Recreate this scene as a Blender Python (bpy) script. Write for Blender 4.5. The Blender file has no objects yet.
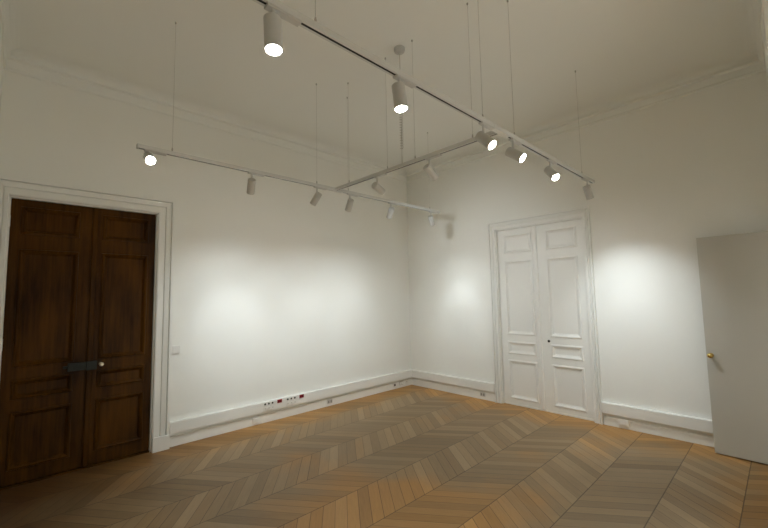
import bpy, bmesh, math, random
from mathutils import Vector, Matrix
random.seed(4)
scene = bpy.context.scene
col = scene.collection
PI = math.pi

# ------------------------------------------------------------------ room numbers (metres)
H = 3.68                 # ceiling height
XE, YE = 4.50, -5.05     # faces of the two walls behind the viewer
RAIL_Z = 2.60            # underside of the lighting rails
T1X, T2X, T3Y = 3.20, 1.31, -2.53

# ------------------------------------------------------------------ node helpers
def mat_new(name):
    m = bpy.data.materials.new(name); m.use_nodes = True
    nt = m.node_tree
    b = nt.nodes['Principled BSDF']
    return m, nt, b

class NT:
    """tiny maths layer on a node tree"""
    def __init__(s, nt): s.nt = nt
    def n(s, t, **k):
        x = s.nt.nodes.new(t)
        for a, v in k.items(): setattr(x, a, v)
        return x
    def put(s, sock, v):
        if isinstance(v, bpy.types.NodeSocket): s.nt.links.new(v, sock)
        else: sock.default_value = v
    def m(s, op, a, b=None, c=None):
        x = s.n('ShaderNodeMath', operation=op)
        s.put(x.inputs[0], a)
        if b is not None: s.put(x.inputs[1], b)
        if c is not None: s.put(x.inputs[2], c)
        return x.outputs[0]
    def xyz(s, a, b, c):
        x = s.n('ShaderNodeCombineXYZ')
        for i, v in enumerate((a, b, c)): s.put(x.inputs[i], v)
        return x.outputs[0]
    def sep(s, v):
        x = s.n('ShaderNodeSeparateXYZ'); s.put(x.inputs[0], v); return x.outputs
    def noise(s, vec, scale, detail=3, rough=.5):
        x = s.n('ShaderNodeTexNoise'); s.put(x.inputs['Vector'], vec)
        x.inputs['Scale'].default_value = scale; x.inputs['Detail'].default_value = detail
        x.inputs['Roughness'].default_value = rough
        return x.outputs['Fac']
    def mix(s, f, a, b):
        x = s.n('ShaderNodeMix', data_type='RGBA')
        s.put(x.inputs[0], f); s.put(x.inputs[6], a); s.put(x.inputs[7], b)
        return x.outputs[2]
    def ramp(s, f, lo, hi, a=0.0, b=1.0):
        x = s.n('ShaderNodeMapRange', interpolation_type='SMOOTHSTEP')
        s.put(x.inputs[0], f); s.put(x.inputs[1], lo); s.put(x.inputs[2], hi); s.put(x.inputs[3], a); s.put(x.inputs[4], b)
        return x.outputs[0]
    def bump(s, h, strength, dist):
        x = s.n('ShaderNodeBump'); s.put(x.inputs['Height'], h)
        x.inputs['Strength'].default_value = strength; x.inputs['Distance'].default_value = dist
        return x.outputs[0]

def rgb(*c): return (c[0], c[1], c[2], 1.0)

def paint(name, c, rough=.6, var=.03, bump=.04, scale=30, spec=.3):
    m, nt, b = mat_new(name); k = NT(nt)
    tc = k.n('ShaderNodeTexCoord').outputs['Object']
    n1 = k.noise(tc, 1.3, 3); n2 = k.noise(tc, scale, 4, .6)
    d = tuple(x * (1 - var * 2) for x in c)
    k.put(b.inputs['Base Color'], k.mix(n1, rgb(*d), rgb(*c)))
    b.inputs['Roughness'].default_value = rough
    b.inputs['Specular IOR Level'].default_value = spec
    if bump: k.put(b.inputs['Normal'], k.bump(n2, bump, .01))
    return m

def metal(name, c, rough=.35, metallic=1.0):
    m, nt, b = mat_new(name); k = NT(nt)
    tc = k.n('ShaderNodeTexCoord').outputs['Object']
    n = k.noise(tc, 60, 3)
    k.put(b.inputs['Base Color'], k.mix(n, rgb(*[x * .8 for x in c]), rgb(*c)))
    b.inputs['Metallic'].default_value = metallic
    k.put(b.inputs['Roughness'], k.ramp(n, 0, 1, rough * .8, rough * 1.2))
    return m

def wood(name, dark, light, rough=.42):
    m, nt, b = mat_new(name); k = NT(nt)
    tc = k.n('ShaderNodeTexCoord').outputs['Object']
    x, y, z = k.sep(tc)
    v = k.xyz(k.m('MULTIPLY', x, 38), k.m('MULTIPLY', y, 38), k.m('MULTIPLY', z, 2.2))
    g = k.noise(v, 1.0, 5, .65)
    blot = k.noise(k.xyz(k.m('MULTIPLY', x, 3), k.m('MULTIPLY', y, 3), z), 1.6, 3)
    f = k.ramp(k.m('ADD', k.m('MULTIPLY', g, .48), k.m('MULTIPLY', blot, .62)), .30, .80)
    k.put(b.inputs['Base Color'], k.mix(f, rgb(*dark), rgb(*light)))
    k.put(b.inputs['Roughness'], k.ramp(g, .2, .8, rough + .1, rough - .05))
    b.inputs['Specular IOR Level'].default_value = .09
    k.put(b.inputs['Normal'], k.bump(g, .12, .004))
    return m

def parquet():
    m, nt, b = mat_new('chevron_parquet'); k = NT(nt)
    tc = k.n('ShaderNodeTexCoord').outputs['Object']
    x, y, z = k.sep(tc)
    B, S, P = .42, .76, .105
    u = k.m('DIVIDE', k.m('ADD', x, .04), B)
    band = k.m('FLOOR', u); fr = k.m('SUBTRACT', u, band)
    odd = k.m('FLOORED_MODULO', band, 2.0)
    w = k.m('ADD', k.m('MULTIPLY', odd, fr), k.m('MULTIPLY', k.m('SUBTRACT', 1.0, odd), k.m('SUBTRACT', 1.0, fr)))
    t = k.m('ADD', y, k.m('MULTIPLY', w, S * B))
    # each row of boards is cut a little differently
    offs = k.n('ShaderNodeTexWhiteNoise', noise_dimensions='1D'); k.put(offs.inputs['W'], k.m('FLOOR', k.m('DIVIDE', k.m('ADD', band, .5), 1.0)))
    tp = k.m('ADD', k.m('DIVIDE', t, P), k.m('MULTIPLY', offs.outputs['Value'], 3.0))
    pid = k.m('FLOOR', tp); pf = k.m('SUBTRACT', tp, pid)
    wn = k.n('ShaderNodeTexWhiteNoise', noise_dimensions='2D'); k.put(wn.inputs['Vector'], k.xyz(band, pid, 0.0))
    r1 = wn.outputs['Value']; r2 = k.sep(wn.outputs['Color'])[1]
    sgn = k.m('SUBTRACT', k.m('MULTIPLY', odd, 2.0), 1.0)
    along = k.m('SUBTRACT', x, k.m('MULTIPLY', k.m('MULTIPLY', y, S), sgn))
    gv = k.xyz(k.m('MULTIPLY', t, 70.0), k.m('MULTIPLY', along, 5.0), k.m('MULTIPLY', r1, 60.0))
    g = k.noise(gv, 1.0, 5, .62)
    big = k.noise(tc, .9, 3, .5)
    mid = k.noise(tc, 3.0, 3, .55)
    # worn grey in the middle of the room, warmer along the walls
    edge = k.m('MINIMUM', x, k.m('MULTIPLY', y, -1.0))
    edge = k.m('MINIMUM', edge, k.m('SUBTRACT', 4.5, x))
    edge = k.m('ADD', edge, k.m('MULTIPLY', k.m('SUBTRACT', mid, .5), .5))
    warm = k.ramp(edge, .12, .62, 1.0, 0.0)
    dx = k.m('SUBTRACT', x, 2.75); dy = k.m('ADD', y, 3.25)
    blob = k.m('MULTIPLY', k.m('MAXIMUM', k.m('SUBTRACT', 1.0, k.m('DIVIDE', k.m('SQRT', k.m('ADD', k.m('MULTIPLY', dx, dx), k.m('MULTIPLY', dy, dy))), 1.3)), 0.0), .52)
    south = k.ramp(k.m('ADD', k.m('ADD', blob, -.04), k.m('MULTIPLY', big, 1.0), k.m('MULTIPLY', k.m('SUBTRACT', mid, .5), .5)), .50, .74, 0.0, .80)
    warm = k.m('MAXIMUM', warm, south)
    warm = k.m('ADD', warm, k.m('MULTIPLY', k.m('SUBTRACT', r2, .5), .28)); warm = k.m('MINIMUM', k.m('MAXIMUM', warm, 0.0), 1.0)
    tone = k.m('ADD', k.m('MULTIPLY', r1, .48), k.m('MULTIPLY', g, .62))
    cg = k.mix(tone, rgb(.205, .142, .076), rgb(.480, .350, .208))
    cw = k.mix(tone, rgb(.290, .146, .040), rgb(.640, .360, .125))
    c = k.mix(warm, cg, cw)
    tint = k.m('MULTIPLY', k.ramp(odd, 0.0, 1.0, .88, 1.04), k.ramp(k.m('ADD', x, k.m('MULTIPLY', k.m('SUBTRACT', mid, .5), .8)), 2.7, 3.7, 1.0, .80))  # painted in: grain-direction sheen per row, weaker light towards the right
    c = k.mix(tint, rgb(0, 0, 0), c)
    # dimness of the corner by the brown door, put into browner board colour
    corner_shade = k.ramp(k.m('ADD', k.m('ADD', x, k.m('MULTIPLY', k.m('ADD', y, 5.05), 1.1)), k.m('MULTIPLY', mid, .8)), .8, 2.9, .90, 0.0)
    c = k.mix(corner_shade, c, k.mix(tone, rgb(.036, .0145, .0040), rgb(.082, .037, .0115)))
    ds = k.m('MULTIPLY', k.m('MINIMUM', fr, k.m('SUBTRACT', 1.0, fr)), B)
    dp = k.m('MULTIPLY', k.m('MINIMUM', pf, k.m('SUBTRACT', 1.0, pf)), P)
    gs = k.ramp(ds, .0012, .0048, 1.0, 0.0)
    gp = k.m('MULTIPLY', k.ramp(dp, .0008, .0036, 1.0, 0.0), k.ramp(r2, .1, .9, .45, 1.0))
    gap = k.m('MAXIMUM', k.m('MULTIPLY', gs, .85), gp)
    c = k.mix(k.m('MULTIPLY', gap, .85), c, rgb(.020, .013, .008))
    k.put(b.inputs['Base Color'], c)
    k.put(b.inputs['Roughness'], k.m('ADD', .40, k.m('MULTIPLY', g, .18)))
    b.inputs['Specular IOR Level'].default_value = .32
    hgt = k.m('SUBTRACT', k.m('ADD', k.m('MULTIPLY', g, .25), k.m('MULTIPLY', r1, .3)), gap)
    k.put(b.inputs['Normal'], k.bump(hgt, .25, .003))
    return m

def glow(name, c, strength):
    m, nt, b = mat_new(name)
    b.inputs['Base Color'].default_value = rgb(.9, .9, .9)
    b.inputs['Emission Color'].default_value = rgb(*c)
    b.inputs['Emission Strength'].default_value = strength
    m.cycles.emission_sampling = 'NONE'
    return m

M = dict(
    wall=paint('wall_paint', (.840, .841, .800), .7, .012, .03, 45, .2),
    ceil=paint('ceiling_paint', (.838, .842, .803), .8, .012, .02, 45, .15),
    trim=paint('white_gloss_paint', (.835, .835, .80), .42, .02, .03, 18, .4),
    plast=paint('white_plastic', (.83, .825, .79), .4, .01, 0, 20, .4),
    plast2=paint('grey_white_plastic', (.60, .59, .56), .45, .01, 0, 20, .4),
    lampw=paint('white_powder_coat', (.54, .535, .51), .45, .01, .02, 200, .4),
    railw=paint('white_aluminium', (.63, .635, .61), .4, .01, 0, 40, .45),
    black=paint('black_plastic', (.012, .012, .012), .5, 0, 0),
    dark=paint('dark_hole', (.05, .045, .04), .6, 0, 0),
    switchw=paint('pale_grey_plastic', (.74, .735, .71), .4, .01, 0),
    red=paint('dark_red_plastic', (.34, .018, .026), .4, .02, 0),
    red2=paint('deep_red_plastic', (.10, .006, .010), .5, .02, 0),
    grey=paint('grey_plastic', (.28, .27, .25), .5, .02, 0),
    wire=metal('steel_wire', (.55, .54, .50), .45),
    brass=metal('brass', (.80, .58, .20), .22),
    pale=metal('pale_brass', (.86, .78, .60), .3),
    iron=metal('dark_green_iron', (.014, .017, .012), .7, .0),
    oak=wood('dark_stained_oak', (.017, .0056, .0006), (.096, .038, .0030)),
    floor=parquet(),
    lens=glow('lit_lens', (1, .97, .91), 40.0),
)

# ------------------------------------------------------------------ mesh helpers
def box(bm, a, b, bev=0.0):
    x0, y0, z0 = [min(p, q) for p, q in zip(a, b)]; x1, y1, z1 = [max(p, q) for p, q in zip(a, b)]
    v = [bm.verts.new(p) for p in [(x0, y0, z0), (x1, y0, z0), (x1, y1, z0), (x0, y1, z0), (x0, y0, z1), (x1, y0, z1), (x1, y1, z1), (x0, y1, z1)]]
    f = [bm.faces.new([v[i] for i in q]) for q in [(0, 3, 2, 1), (4, 5, 6, 7), (0, 1, 5, 4), (1, 2, 6, 5), (2, 3, 7, 6), (3, 0, 4, 7)]]
    if bev > 0:
        e = list({e for q in f for e in q.edges})
        bmesh.ops.bevel(bm, geom=e, offset=bev, segments=2, affect='EDGES', profile=.6)

def lathe(bm, prof, mat=Matrix(), seg=28):
    """prof: (r, z) pairs from one end to the other; r = 0 closes the end"""
    rings = []
    for r, z in prof:
        if r < 1e-6: rings.append([bm.verts.new(mat @ Vector((0, 0, z)))])
        else: rings.append([bm.verts.new(mat @ Vector((r * math.cos(2 * PI * i / seg), r * math.sin(2 * PI * i / seg), z))) for i in range(seg)])
    for p, q in zip(rings, rings[1:]):
        for i in range(seg):
            j = (i + 1) % seg
            if len(p) == 1 and len(q) == 1: continue
            if len(p) == 1: bm.faces.new((p[0], q[i], q[j]))
            elif len(q) == 1: bm.faces.new((p[i], p[j], q[0]))
            else: bm.faces.new((p[i], p[j], q[j], q[i]))

def tube(bm, pts, r, seg=6):
    pts = [Vector(p) for p in pts]; rings = []
    for i, p in enumerate(pts):
        d = (pts[min(i + 1, len(pts) - 1)] - pts[max(i - 1, 0)]).normalized()
        a = d.cross(Vector((0, 0, 1)));
        if a.length < 1e-3: a = d.cross(Vector((1, 0, 0)))
        a.normalize(); b = d.cross(a)
        rings.append([bm.verts.new(p + a * r * math.cos(2 * PI * k / seg) + b * r * math.sin(2 * PI * k / seg)) for k in range(seg)])
    for p, q in zip(rings, rings[1:]):
        for k in range(seg): bm.faces.new((p[k], p[(k + 1) % seg], q[(k + 1) % seg], q[k]))
    bm.faces.new(rings[0]); bm.faces.new(list(reversed(rings[-1])))

def extrude(bm, prof, f, a, b):
    """closed section prof (u, v) swept from station a to b; f(u, v, s) -> point"""
    r0 = [bm.verts.new(f(u, v, a)) for u, v in prof]; r1 = [bm.verts.new(f(u, v, b)) for u, v in prof]
    n = len(prof)
    for i in range(n): bm.faces.new((r0[i], r0[(i + 1) % n], r1[(i + 1) % n], r1[i]))
    bm.faces.new(r0); bm.faces.new(list(reversed(r1)))

def obj(name, bm, mat, parent=None, smooth=False, loc=None):
    bmesh.ops.recalc_face_normals(bm, faces=bm.faces[:])
    me = bpy.data.meshes.new(name); bm.to_mesh(me); bm.free()
    me.materials.append(mat)
    if smooth:
        for p in me.polygons: p.use_smooth = True
        try: me.set_sharp_from_angle(angle=math.radians(35))
        except Exception: pass
    o = bpy.data.objects.new(name, me); col.objects.link(o)
    if parent: o.parent = parent
    if loc: o.location = loc
    return o

def boxes(name, lst, mat, parent=None, bev=0.0, loc=None):
    bm = bmesh.new()
    for a, b in lst: box(bm, a, b, bev)
    return obj(name, bm, mat, parent, False, loc)

def tag(o, label, cat, group=None, kind=None):
    o['label'] = label; o['category'] = cat
    if group: o['group'] = group
    if kind: o['kind'] = kind
    return o

def thing(name, label, cat, loc=(0, 0, 0), group=None, kind=None):
    o = bpy.data.objects.new(name, None); o.empty_display_size = .1
    col.objects.link(o); o.location = loc
    return tag(o, label, cat, group, kind)

# ------------------------------------------------------------------ room shell
FX, FY = 5.5, -6.0
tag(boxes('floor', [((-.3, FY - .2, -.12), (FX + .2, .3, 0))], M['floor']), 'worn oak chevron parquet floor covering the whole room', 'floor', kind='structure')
tag(boxes('ceiling', [((-.3, FY - .2, H), (FX + .2, .3, H + .12))], M['ceil']), 'plain off-white ceiling above the lighting rails', 'ceiling', kind='structure')
W1 = (-4.965, -3.855, 2.405)     # brown door opening: y from, y to, top
W2 = (1.685, 2.855, 2.400)       # white door opening: x from, x to, top
tag(boxes('wall_left', [((-.16, FY, 0), (0, W1[0], H)), ((-.16, W1[0], W1[2]), (0, W1[1], H)), ((-.16, W1[1], 0), (0, .16, H))], M['wall']),
    'off-white wall with the dark brown double door', 'wall', kind='structure')
tag(boxes('wall_right', [((0, 0, 0), (W2[0], .16, H)), ((W2[0], 0, W2[2]), (W2[1], .16, H)), ((W2[1], 0, 0), (FX, .16, H))], M['wall']),
    'off-white wall with the white panelled double door', 'wall', kind='structure')
# walls beside the viewer: a wide opening is left round the corner the picture was taken from
D3 = (-.80, -.215, 2.01)         # opening of the open plain door: y from, y to, top
tag(boxes('wall_rear_right', [((XE, D3[1], 0), (XE + .12, 0, H)), ((XE, D3[0], D3[2]), (XE + .12, D3[1], H)), ((XE, -1.90, 0), (XE + .12, D3[0], H))], M['wall']),
    'off-white wall at the right edge that the plain door hangs on', 'wall', kind='structure')
tag(boxes('wall_rear_left', [((0, YE - .12, 0), (1.70, YE, H))], M['wall']), 'off-white wall at the left edge beside the brown door', 'wall', kind='structure')
tag(boxes('wall_bounce_right', [((FX, FY, 0), (FX + .12, .16, H))], M['wall']), 'off-white unseen wall added beyond the right opening to bounce light back', 'wall', kind='structure')  # both outer walls are added out of view to keep bounce light in
tag(boxes('wall_bounce_left', [((-.16, FY - .12, 0), (FX + .12, FY, H))], M['wall']), 'off-white unseen wall added beyond the left opening to bounce light back', 'wall', kind='structure')
# dark backs behind the two closed doors
tag(boxes('wall_behind_doors', [((-.30, W1[0] - .2, 0), (-.161, W1[1] + .2, 2.7)), ((W2[0] - .2, .161, 0), (W2[1] + .2, .30, 2.7))], M['dark']), 'dark space closed off behind the double doors', 'wall', kind='structure')

# cornice: lower bead, plain band, projecting lip, cove up to the ceiling
cove = [(.125 - .115 * math.cos(a), 3.612 + .068 * math.sin(a)) for a in [i * PI / 2 / 6 for i in range(7)]]
PROF = [(-.01, 3.488), (.010, 3.488), (.017, 3.497), (.017, 3.508), (.008, 3.518), (.008, 3.585), (.024, 3.590), (.040, 3.596), (.040, 3.607), (.012, 3.612)] + cove[1:] + [(-.01, H + .005)]
def cornice(name, f, a, b, label):
    bm = bmesh.new(); extrude(bm, PROF, f, a, b)
    tag(obj(name, bm, M['ceil']), label, 'cornice', kind='structure')
cornice('trim_1', lambda u, v, s: (u, s, v), YE, 0, 'off-white moulded cornice along the top of the brown door wall')
cornice('trim_2', lambda u, v, s: (s, -u, v), 0, XE, 'off-white moulded cornice along the top of the white door wall')
cornice('trim_3', lambda u, v, s: (XE - u, s, v), -1.90, 0, 'off-white cornice stub at the top right edge')
cornice('trim_4', lambda u, v, s: (s, YE + u, v), 0, 1.70, 'off-white cornice stub at the top left edge')

def base(name, a, b, label):
    tag(boxes(name, [(a, b)], M['trim'], bev=.003), label, 'baseboard', kind='structure')
base('baseboard_left', (0, -3.70, 0), (.018, 0, .102), 'white baseboard under the trunking on the brown door wall')
base('baseboard_right', (0, -.018, 0), (1.588, 0, .102), 'white baseboard between the corner and the white double door')
base('baseboard_right_end', (2.945, -.018, 0), (XE, 0, .092), 'white baseboard between white double door and open plain door')

# ------------------------------------------------------------------ panelled double doors
def ring_panel(bm, u0, u1, v0, v1, f, kind):
    """moulded panel: rings of rectangles stepped inward; f(u, v, d) -> point, d = height above the leaf face"""
    if kind == 'wood': steps = [(-.004, -.001), (0.0, .009), (.012, .012), (.024, .004), (.034, -.010), (.040, -.013), (.060, -.013)]
    else: steps = [(-.004, -.001), (0.0, .007), (.010, .011), (.020, .008), (.030, -.006), (.045, -.013), (.050, -.014), (.060, -.014)]
    rings = []
    for i, d in steps:
        rings.append([bm.verts.new(f(*p, d)) for p in [(u0 + i, v0 + i), (u1 - i, v0 + i), (u1 - i, v1 - i), (u0 + i, v1 - i)]])
    for p, q in zip(rings, rings[1:]):
        for k in range(4): bm.faces.new((p[k], p[(k + 1) % 4], q[(k + 1) % 4], q[k]))
    bm.faces.new(rings[-1])

def leaf_boxes(u0, u1, z0, z1, p0, p1, pz, f, th):
    """stiles and rails of a leaf around its panel openings"""
    L = [((u0, z0), (p0, z1)), ((p1, z0), (u1, z1))]
    zs = [z0] + [z for pr in sorted(pz) for z in pr] + [z1]
    for i in range(0, len(zs), 2): L.append(((p0, zs[i]), (p1, zs[i + 1])))
    return [(f(a[0], a[1], -th), f(b[0], b[1], 0)) for a, b in L]

def casing_profile(w, d):   # across the casing: u from opening outward, height d
    return [(0, 0), (0, d * .62), (w * .08, d * .72), (w * .36, d * .72), (w * .37, d * .38), (w * .45, d * .38), (w * .47, d * .74), (w * .70, d * .92), (w * .72, d * .45), (w * .80, d * .45), (w * .83, d), (w, d), (w, 0)]

def double_door(name, f, face, u_open, top, splits, panels, prof, wcas, clip, m_leaf, kind, thing_label, meeting):
    """f(u, z, d): u along the wall, d out from the wall face"""
    t = thing(name, thing_label, 'door', f((u_open[0] + u_open[1]) / 2, 0, 0), kind='structure')
    o = Vector(t.location)
    g = lambda u, z, d: tuple(Vector(f(u, z, d)) - o)
    out = []
    # frame: jamb lining + moulded casing mitred at the top corners
    bm = bmesh.new()
    w0, w1 = wcas[:2]
    def side(u_in, w, sgn):
        pr = casing_profile(w, prof)
        r0 = [bm.verts.new(g(u_in + sgn * a, 0, d)) for a, d in pr]
        r1 = [bm.verts.new(g(u_in + sgn * a, top + a * (wcas[2] / w), d)) for a, d in pr]
        n = len(pr)
        for i in range(n): bm.faces.new((r0[i], r0[(i + 1) % n], r1[(i + 1) % n], r1[i]))
        bm.faces.new(r0); bm.faces.new(r1[::-1])
        return r1
    a = side(u_open[0], w0, -1); b = side(u_open[1], w1, 1)
    n = len(a)
    for i in range(n): bm.faces.new((a[i], a[(i + 1) % n], b[(i + 1) % n], b[i]))
    e = .012
    for (p, q) in [((u_open[0], 0, -.09), (u_open[0] + e, top, .006)), ((u_open[1] - e, 0, -.09), (u_open[1], top, .006)), ((u_open[0], top - e, -.09), (u_open[1], top, .006))]:
        box(bm, g(*p), g(*q))
    # plinth blocks at the feet of the casing
    for u_in, w, s in (((u_open[0], w0, -1), (u_open[1], w1, 1)) if kind == 'wood' else ()):
        box(bm, g(u_in + s * .001, 0, 0), g(u_in + s * (w + .002), .14, prof + .003), .002)
    obj('door_frame', bm, M['trim'], t)
    for i, (u0, u1, p0, p1) in enumerate(splits):
        lf = boxes('door_leaf', leaf_boxes(u0, u1, .02, top - .014, p0, p1, panels, lambda u, z, d: g(u, z, d + face), .038), m_leaf, t)
        for z0, z1 in panels:
            bm = bmesh.new(); ring_panel(bm, p0, p1, z0, z1, lambda u, z, d: g(u, z, d + face), kind)
            obj('door_panel', bm, m_leaf, lf)
        out.append(lf)
    # cover strip over the meeting stiles
    c, h = meeting
    bm = bmesh.new()
    pr = [(-h, 0), (-h, .012), (-h * .6, .020), (h * .6, .020), (h, .012), (h, 0)]
    r0 = [bm.verts.new(g(c + u, .02, face + d)) for u, d in pr]; r1 = [bm.verts.new(g(c + u, top - .02, face + d)) for u, d in pr]
    for i in range(len(pr)): bm.faces.new((r0[i], r0[(i + 1) % len(pr)], r1[(i + 1) % len(pr)], r1[i]))
    bm.faces.new(r0); bm.faces.new(r1[::-1])
    obj('cover_strip', bm, m_leaf, out[1])
    return t, out, g

PZ = [(2.09, 2.325), (.965, 1.955), (.70, .855), (.135, .595)]
d1, lv1, g1 = double_door('door_1', lambda u, z, d: (d, u, z), -.022, (W1[0], W1[1]), W1[2],
    [(-4.951, -4.392, -4.885, -4.488), (-4.388, -3.869, -4.312, -3.932)], PZ, .055, (.080, .150, .150), None, M['oak'], 'wood',
    'dark brown panelled wooden double door in a white moulded frame', (-4.372, .024))
PZ2 = [(2.055, 2.31), (.94, 1.945), (.68, .845), (.085, .595)]
d2, lv2, g2 = double_door('door_2', lambda u, z, d: (u, -d, z), -.032, (W2[0], W2[1]), W2[2],
    [(1.699, 2.230, 1.785, 2.185), (2.234, 2.841, 2.375, 2.755)], PZ2, .038, (.097, .082, .112), None, M['trim'], 'white',
    'white painted panelled double door with matching moulded frame', (2.232, .030))
# threshold under the white door
boxes('threshold', [(g2(W2[0], 0, -.06), g2(W2[1], .018, -.026))], M['trim'], d2)
boxes('threshold', [(g1(W1[0], 0, -.06), g1(W1[1], .012, .0))], M['oak'], d1)['label'] = 'dark wooden threshold'

# brown door: rim lock and keeper, knob, painted hinge knuckles
fc = -.022
bm = bmesh.new(); box(bm, g1(-4.398, .872, fc), g1(-4.318, .952, fc + .034), .004); lock = obj('rim_lock', bm, M['iron'], lv1[1]); lock['label'] = 'dark iron lock case'
bm = bmesh.new(); box(bm, g1(-4.528, .880, fc), g1(-4.400, .950, fc + .030), .004)
box(bm, g1(-4.560, .905, fc), g1(-4.526, .928, fc + .018), .003); kp = obj('lock_keeper', bm, M['iron'], lv1[0]); kp['label'] = 'dark iron lock keeper with bolt'
bm = bmesh.new()
mt = Matrix.Translation(g1(-4.285, .915, fc)) @ Matrix.Rotation(PI / 2, 4, 'Y')
lathe(bm, [(0, 0), (.016, 0), (.016, .004), (.007, .007), (.007, .028), (.013, .032), (.018, .042), (.017, .052), (.010, .060), (0, .062)], mt, 20)
kb = obj('door_knob', bm, M['pale'], lv1[1], True); kb['label'] = 'small pale brass knob'
def hinge(parent, p, axis_len, r, mat):
    bm = bmesh.new()
    mt = Matrix.Translation(p)
    h = axis_len / 2
    lathe(bm, [(0, -h - .012), (r * .6, -h - .010), (r * .5, -h), (r, -h), (r, -.001), (r * .85, -.001), (r * .85, .001), (r, .001), (r, h), (r * .5, h), (r * .6, h + .010), (0, h + .012)], mt, 14)
    o = obj('hinge', bm, mat, parent, True); return o
for z in (2.19, 1.16): hinge(lv1[0], g1(-4.962, z, .012), .095, .013, M['trim'])['label'] = 'white painted hinge knuckle'
for z in (2.19, 1.16, .22): hinge(lv1[1], g1(-3.862, z, .012), .085, .007, M['trim'])['label'] = 'white painted hinge knuckle'
# white door: hinges, key hole
for z in (2.2, 1.17, .09): hinge(lv2[0], g2(1.690, z, .010), .075, .008, M['trim'])
for z in (2.2, 1.17, .09): hinge(lv2[1], g2(2.850, z, .010), .075, .008, M['trim'])
bm = bmesh.new()
mt = Matrix.Translation(g2(2.352, .885, -.032)) @ Matrix.Rotation(PI / 2, 4, 'X')
lathe(bm, [(0, 0), (.016, 0), (.016, .003), (.010, .005), (.009, .012), (0, .013)], mt, 18)
kh = obj('lock_cylinder', bm, M['black'], lv2[1], True); kh['label'] = 'small black lock cylinder'

# ------------------------------------------------------------------ plain door standing open in front of the right wall
d3 = thing('door_3', 'plain white flush door standing open in front of the right wall', 'door', (XE - .006, -.205, 0), kind='structure')
d3.rotation_euler = (0, 0, 0)
ang = math.radians(-2.6)
LW = .575
leaf = boxes('door_leaf', [((-LW, -.019, .010), (0, .019, 1.995))], M['plast2'], d3, .0035)
leaf.data.materials[0] = paint('white_satin_door', (.53, .515, .46), .5, .02, .02, 15, .3)
leaf.rotation_euler = (0, 0, ang)
for s in (-1, 1):
    bm = bmesh.new()
    mt = Matrix.Translation((-LW + .034, s * .019, .893)) @ Matrix.Rotation(-s * PI / 2, 4, 'X')
    lathe(bm, [(0, 0), (.021, 0), (.021, .004), (.018, .006), (.009, .008), (.009, .024), (.015, .028), (.0225, .036), (.0235, .044), (.020, .053), (.011, .058), (0, .059)], mt, 26)
    kb = obj('door_knob', bm, M['brass'], leaf, True); kb['label'] = 'polished brass round knob'
for z in (.25, 1.75):
    bm = bmesh.new(); lathe(bm, [(0, -.045), (.006, -.045), (.006, .045), (0, .045)], Matrix.Translation((.003, -.024, z)), 12)
    obj('hinge', bm, M['brass'], leaf, True)
bm = bmesh.new()
oy = -.205
for a, b in [((-.001, D3[1] - .002 - oy, 0), (.13, D3[1] + .012 - oy, D3[2])), ((-.001, D3[0] - .012 - oy, 0), (.13, D3[0] + .002 - oy, D3[2])), ((-.001, D3[0] - oy, D3[2] - .002), (.13, D3[1] - oy, D3[2] + .02)),
             ((-.012, D3[0] - .07 - oy, 0), (.006, D3[0] - oy, D3[2] + .07)), ((-.012, D3[0] - oy, D3[2]), (.006, D3[1] - oy, D3[2] + .07))]: box(bm, a, b)
obj('door_frame', bm, M['trim'], d3)

# ------------------------------------------------------------------ wall trunking
TZ0, TZ1, TD = .134, .252, .050
def trunk(label, f, a, b, caps):
    t = thing('cable_trunking', label, 'trunking', f(0, (a + b) / 2, TZ0), 'white cable trunking along the walls')
    o = Vector(t.location); g = lambda u, s, v: tuple(Vector(f(u, s, v)) - o)
    pr = [(.0, TZ0), (TD - .004, TZ0), (TD - .001, TZ0 + .003), (TD - .001, TZ0 + .008), (TD - .003, TZ0 + .009), (TD - .003, TZ1 - .009), (TD - .001, TZ1 - .008), (TD - .001, TZ1 - .003), (TD - .004, TZ1), (0, TZ1)]
    bm = bmesh.new(); extrude(bm, pr, lambda u, v, s: g(u, s, v), a, b); obj('trunking_body', bm, M['plast'], t)
    bm = bmesh.new(); extrude(bm, [(TD - .0035, TZ0 + .0105), (TD, TZ0 + .0105), (TD, TZ1 - .0105), (TD - .0035, TZ1 - .0105)], lambda u, v, s: g(u, s, v), a + .001, b - .001); obj('trunking_cover', bm, M['plast'], t)
    for s, sg in caps:
        boxes('end_cap', [(g(0, s - .0, TZ0 - .001), g(TD + .001, s + sg * .004, TZ1 + .001))], M['plast'], t, .001)
    return t
trunk('long white trunking running along the brown door wall', lambda u, s, v: (u, s, v), -3.695, -.001, [(-3.695, -1)])
trunk('white trunking between the corner and the white double door', lambda u, s, v: (s, -u, v), TD + .001, 1.583, [(1.583, 1)])
trunk('white trunking running from the white double door behind the open plain door', lambda u, s, v: (s, -u, v), 2.947, XE, [(2.947, -1)])

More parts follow.
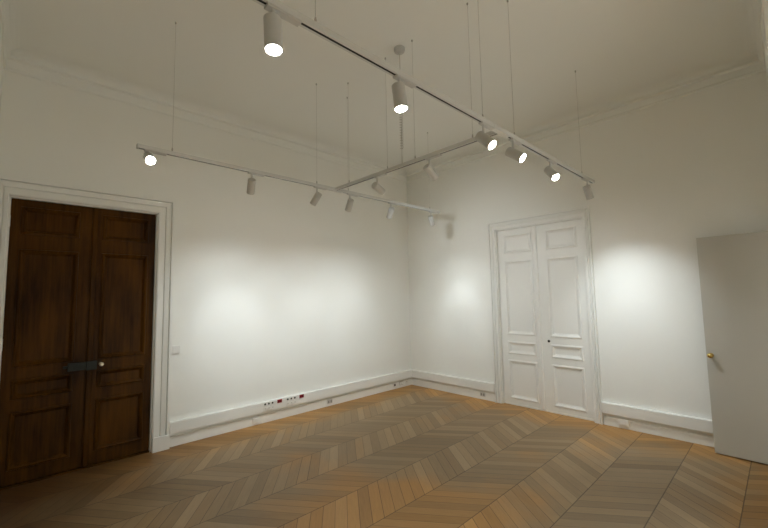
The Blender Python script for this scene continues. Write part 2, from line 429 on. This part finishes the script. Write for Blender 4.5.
# ------------------------------------------------------------------ sockets and switches
def module(name, f, s, z, d, w, h, plate, well, label, cat, group, kind='round', depth=.007):
    """little wall plate: f(u, s, v); s along the wall, d = face it stands on"""
    t = thing(name, label, cat, f(d, s, z), group)
    o = Vector(t.location); g = lambda u, a, b: tuple(Vector(f(d + u, s + a, z + b)) - o)
    boxes('cover_plate', [(g(0, -w / 2, -h / 2), g(depth, w / 2, h / 2))], plate, t, .0015)
    e = depth + .0006
    if kind == 'round':
        bm = bmesh.new()
        n = Vector(f(1, 0, 0)) - Vector(f(0, 0, 0))
        q = n.to_track_quat('Z', 'Y').to_matrix().to_4x4()
        lathe(bm, [(0, 0), (min(w, h) * .33, 0), (min(w, h) * .33, .0008), (0, .0008)], Matrix.Translation(g(depth, 0, 0)) @ q, 16)
        obj('socket_well', bm, well, t)
    elif kind == 'two':
        for k in (-1, 1):
            boxes('socket_well', [(g(depth - .001, k * w * .24 - w * .16, -h * .3), g(e, k * w * .24 + w * .16, h * .28))], well, t)
    elif kind == 'jack':
        boxes('socket_well', [(g(depth - .001, -w * .22, -h * .10), g(e, w * .22, h * .22))], well, t)
    elif kind == 'rocker':
        boxes('rocker', [(g(depth, -w * .34, -h * .34), g(depth + .004, w * .34, h * .34))], plate, t, .001)
    return t
fl = lambda u, s, v: (u, s, v)
fr_ = lambda u, s, v: (s, -u, v)
gU, gL = 'sockets in the upper row on the long trunking', 'data outlets in the lower row on the long trunking'
nth = ['first', 'second', 'third']
for name, ys, yr, where in (('near', (-2.672, -2.624, -2.576), -2.479, 'the left red socket'), ('far', (-2.369, -2.319, -2.269), -2.167, 'the right red socket')):
    for i, y in enumerate(ys):
        module('socket_outlet', fl, y, .2275, TD, .045, .038, M['plast'], M['dark'], 'white trunking socket with a dark well, %s of three left of %s' % (nth[i], where), 'socket', gU)
        module('data_outlet', fl, y + .004, .172, TD, .043, .040, M['plast'], M['plast2'], 'white data outlet, %s of three in lower row left of %s' % (nth[i], where), 'data outlet', gL, 'jack')
    module('red_socket', fl, yr, .2275, TD, .062, .040, M['red'], M['red2'], 'dark red double socket on the long trunking, %s of the two' % ('left' if name == 'near' else 'right'), 'socket', 'red sockets on the long trunking', 'two')
gB = 'small outlets on the baseboards'
module('baseboard_socket', fl, -2.775, .058, .018, .075, .058, M['plast'], M['plast'], 'white box on the baseboard below and left of the red sockets', 'socket', gB, 'rocker', .026)
module('baseboard_socket', fl, -1.705, .064, .018, .085, .060, M['plast2'], M['grey'], 'greyish double outlet midway along the brown door wall baseboard', 'socket', gB, 'two', .012)
module('baseboard_socket', fl, -.430, .066, .018, .062, .060, M['plast'], M['dark'], 'white socket with a dark well on the left baseboard near the corner', 'socket', gB, 'round', .010)
module('baseboard_socket', fl, -.275, .070, .018, .085, .062, M['plast2'], M['plast'], 'grey plate on the left baseboard, middle of three near the corner', 'socket', gB, 'two', .010)
module('baseboard_socket', fl, -.150, .070, .018, .070, .062, M['plast'], M['plast2'], 'white plate on the left baseboard closest to the corner', 'socket', gB, 'jack', .010)
module('baseboard_socket', fr_, 1.388, .072, .018, .080, .056, M['plast2'], M['grey'], 'grey double outlet on the baseboard left of the white double door', 'socket', gB, 'two', .010)
module('baseboard_socket', fr_, 3.150, .070, .018, .105, .060, M['plast'], M['plast2'], 'white surface box on the baseboard right of the white double door', 'socket', gB, 'rocker', .030)
sw = module('light_switch', fl, -3.655, .978, 0, .082, .082, M['switchw'], M['plast2'], 'white square light switch on the wall beside the brown door frame', 'light switch', None, 'rocker', .012)

# ------------------------------------------------------------------ lighting rails
RW, RH, SW = .035, .029, .0135
SEC = [(-RW / 2, 0), (-SW / 2, 0), (-SW / 2, .013), (SW / 2, .013), (SW / 2, 0), (RW / 2, 0), (RW / 2, RH), (-RW / 2, RH)]
def rail(label, f, a, b, wires, joints, caps):
    t = thing('lighting_rail', label, 'track rail', f(0, (a + b) / 2, RAIL_Z), 'suspended lighting rails')
    o = Vector(t.location); g = lambda u, s, v: tuple(Vector(f(u, s, RAIL_Z + v)) - o)
    bm = bmesh.new(); extrude(bm, SEC, lambda u, v, s: g(u, s, v), a, b); obj('rail_body', bm, M['railw'], t)
    bm = bmesh.new(); extrude(bm, [(-SW / 2 + .0004, .0012), (SW / 2 - .0004, .0012), (SW / 2 - .0004, .0125), (-SW / 2 + .0004, .0125)], lambda u, v, s: g(u, s, v), a + .002, b - .002)
    obj('conductor_slot', bm, M['black'], t)['label'] = 'black slot along the underside'
    for s, sg in caps: boxes('end_cap', [(g(-RW / 2 - .001, s, -.001), g(RW / 2 + .001, s + sg * .012, RH + .001))], M['railw'], t, .0015)
    for s0, s1 in joints: boxes('rail_joint', [(g(-RW / 2 - .002, s0, -.004), g(RW / 2 + .002, s1, RH * .6))], M['railw'], t, .001)
    for s in wires:
        w = bmesh.new(); tube(w, [g(0, s, RH + .02), g(0, s, H - RAIL_Z)], .0011, 6); wo = obj('suspension_wire', w, M['wire'], t)
        bm = bmesh.new(); lathe(bm, [(0, 0), (.0055, 0), (.0055, .022), (.003, .034), (0, .035)], Matrix.Translation(g(0, s, RH - .001)), 10); obj('wire_grip', bm, M['wire'], wo)
        bm = bmesh.new(); lathe(bm, [(0, 0), (.007, 0), (.007, -.012), (.003, -.018), (0, -.018)], Matrix.Translation(g(0, s, H - RAIL_Z + .001)), 10); obj('ceiling_anchor', bm, M['wire'], wo)
    return t
fy1 = lambda u, s, v: (T1X + u, s, v)
fy2 = lambda u, s, v: (T2X + u, s, v)
fx3 = lambda u, s, v: (s, T3Y + u, v)
rail('long white rail nearest the viewer, hung below the ceiling on wires', fy1, -4.30, -.70, (-4.03, -2.75, -2.33, -.99), [(-2.64, -2.43)], [(-4.30, -1), (-.70, 1)])
rail('long white rail hung along the brown door wall', fy2, -4.29, -.80, (-4.07, -2.76, -2.36, -.99), [(-2.63, -2.44)], [(-4.29, -1), (-.80, 1)])
rail('short white cross rail joining the two long rails', fx3, T2X + .020, T1X - .020, (1.54, 2.09, 2.42, 2.98), [], [])

# ------------------------------------------------------------------ spotlights
R0, HALF = .0335, .067       # radius and half length of the body
DROP = .105
def make_spot(f, s, aim, label, on_power, adir=1, c=.018, DROP=DROP):
    L0, L1 = c - HALF, c + HALF     # back and front of the body along its axis, from the pivot
    p = Vector(f(0, s, RAIL_Z))
    t = thing('track_spotlight', label, 'spotlight', p, 'cylindrical spotlights on the rails')
    g = lambda u, a, v: tuple(Vector(f(u, s + a, RAIL_Z + v)) - p)
    boxes('track_adapter', [(g(-.0165, -.030 if adir > 0 else -.115, -.011), g(.0165, .115 if adir > 0 else .030, -.0005))], M['lampw'], t, .002)
    d = Vector(aim).normalized()
    piv = Vector((0, 0, -DROP))
    bm = bmesh.new()
    lathe(bm, [(0, -.010), (.008, -.010), (.008, -DROP + .002), (.0, -DROP)], Matrix(), 12)
    obj('swivel_stem', bm, M['lampw'], t, True)
    q = d.to_track_quat('Z', 'Y').to_matrix().to_4x4()
    mt = Matrix.Translation(piv) @ q
    bm = bmesh.new()
    lathe(bm, [(0, L0), (R0 - .004, L0), (R0, L0 + .004), (R0, L1 - .022), (R0 - .0008, L1 - .021), (R0, L1 - .020), (R0, L1 - .001), (R0 - .001, L1), (R0 - .003, L1), (R0 - .003, L1 - .008), (0, L1 - .009)], mt, 28)
    body = obj('lamp_body', bm, M['lampw'], t, True)
    bm = bmesh.new(); lathe(bm, [(R0 - .0035, L1 - .0045), (R0 * .45, L1 - .0030), (0, L1 - .0026)], mt, 28)
    obj('lens', bm, M['lens'], t, True)['label'] = 'bright round lens'
    for power, deg in ((on_power[0], WIDE), (on_power[1], NARROW)):       # soft wide spill plus the brighter middle of the beam
        ld = bpy.data.lights.new('spot_beam', 'SPOT'); ld.energy = power
        ld.spot_size = math.radians(deg); ld.spot_blend = 1.0; ld.shadow_soft_size = .024
        ld.color = (.915, 1.0, 1.05)
        lo = bpy.data.objects.new('spot_beam', ld); col.objects.link(lo)
        lo.parent = t; lo.matrix_local = Matrix.Translation(piv + d * (L1 + .004)) @ (-d).to_track_quat('Z', 'Y').to_matrix().to_4x4()
    return t
WIDE, NARROW = 84, 42
E0 = (10.0, 110.0)
E1, E2, E3 = (14.0, 370.0), (14.0, 15.5), (21.0, 6.0)
def to(f, s, target):
    p = Vector(f(0, s, RAIL_Z - DROP)); return Vector(target) - p
make_spot(fy1, -4.22, (.08, 0, -1), 'lit white spotlight pointing straight down at the near end of the long rail', E0, 1, 0)
make_spot(fy1, -3.53, (.14, 0, -1), 'lit white spotlight pointing down, second from the near end of the long rail', E0, 1, 0)
make_spot(fy1, -2.75, (.70, 0, -.70), 'lit spotlight tilted right on the long rail just before the cross rail joins', E1)
make_spot(fy1, -2.36, (.80, .05, -.60), 'lit spotlight tilted right on the long rail just past the cross rail joint', E1)
make_spot(fy1, -1.73, (.60, -.30, -.74), 'lit spotlight tilted towards the viewer, farthest of the shining lenses on the long rail', E1)
make_spot(fy1, -.86, to(fy1, -.86, (3.36, 0, .78)), 'spotlight turned to the white door wall at the far tip of the long rail', (24.0, 9.0), -1)
make_spot(fy2, -4.225, (.86, -.05, -.50), 'lit spotlight shining straight out at the viewer on the left tip of the wall rail', (6.0, 240.0), 1, .03, .052)
make_spot(fy2, -3.44, to(fy2, -3.44, (0, -3.02, 1.0)), 'grey-looking spotlight alone midway along the left half of the wall rail', (12.0, 16.5))
make_spot(fy2, -2.76, to(fy2, -2.76, (0, -3.12, .95)), 'spotlight leaning to the left wall just before the cross rail joint', (9.0, 7.0))
make_spot(fy2, -2.34, to(fy2, -2.34, (0, -2.02, .98)), 'spotlight leaning to the left wall just past the cross rail joint', E2)
make_spot(fy2, -1.72, to(fy2, -1.72, (0, -1.18, 1.02)), 'bright white spotlight hanging from the wall rail, second from its far end', E2)
make_spot(fy2, -.97, to(fy2, -.97, (1.02, 0, 1.12)), 'bright white spotlight at the far end of the wall rail near the corner', (8.0, 16.0), 1)
make_spot(fx3, 1.95, to(fx3, 1.95, (1.45, 0, 1.75)), 'spotlight on the cross rail nearer to the wall rail, turned to the far wall', (22.0, 2.0))
make_spot(fx3, 2.57, to(fx3, 2.57, (2.72, 0, .62)), 'spotlight on the cross rail nearer to the long rail, turned to the white door', (19.0, 1.0))

# ceiling rose with the supply cord coiled down to the cross rail
cr = thing('ceiling_rose', 'round white ceiling rose with a coiled cord down to the cross rail', 'ceiling rose', (2.27, T3Y, H))
bm = bmesh.new(); lathe(bm, [(0, -.052), (.010, -.052), (.014, -.044), (.042, -.034), (.048, -.022), (.049, 0), (0, 0)], Matrix(), 28)
obj('rose_cup', bm, M['lampw'], cr, True)
zb = RAIL_Z + RH - H
bm = bmesh.new(); tube(bm, [(0, 0, -.045), (.004, 0, -.4), (.0, 0, -.8), (0, 0, zb)], .0032, 8)
pts = [(.014 * math.cos(a), .014 * math.sin(a), -.50 - .42 * i / 216) for i, a in enumerate([2 * PI * i / 12 for i in range(217)])]
tube(bm, pts, .0020, 5)
obj('power_cord', bm, paint('grey_cord', (.50, .48, .43), .6, .0, 0), cr, True)

# ------------------------------------------------------------------ world, camera
w = bpy.data.worlds.new('World'); scene.world = w; w.use_nodes = True
w.node_tree.nodes['Background'].inputs[0].default_value = (.03, .028, .025, 1); w.node_tree.nodes['Background'].inputs[1].default_value = .5

yaw, pitch, roll = [math.radians(v) for v in (-46.20735506, 4.77296352, -1.10960668)]
fwd = Vector((math.cos(pitch) * math.sin(yaw), math.cos(pitch) * math.cos(yaw), math.sin(pitch)))
r = Vector((math.cos(yaw), -math.sin(yaw), 0)); u = r.cross(fwd)
r2 = r * math.cos(roll) + u * math.sin(roll); u2 = r2.cross(fwd)
cd = bpy.data.cameras.new('Camera'); cd.sensor_width = 36; cd.sensor_fit = 'HORIZONTAL'; cd.lens = 381.25 / 768 * 36
cd.clip_start = .02; cd.clip_end = 50
cam = bpy.data.objects.new('Camera', cd); col.objects.link(cam)
mw = Matrix((r2, u2, -fwd)).transposed().to_4x4(); mw.translation = Vector((4.46438, -4.87378, 1.5))
cam.matrix_world = mw
scene.camera = cam
scene.view_settings.view_transform = 'Standard'
scene.view_settings.look = 'None'
scene.view_settings.exposure = 1.22
scene.cycles.max_bounces = 14; scene.cycles.diffuse_bounces = 10
scene.cycles.use_denoising = True
scene.cycles.use_guiding = True
scene.cycles.use_adaptive_sampling = False
scene.cycles.sample_clamp_indirect = 5
scene.cycles.caustics_reflective = False
scene.cycles.caustics_refractive = False
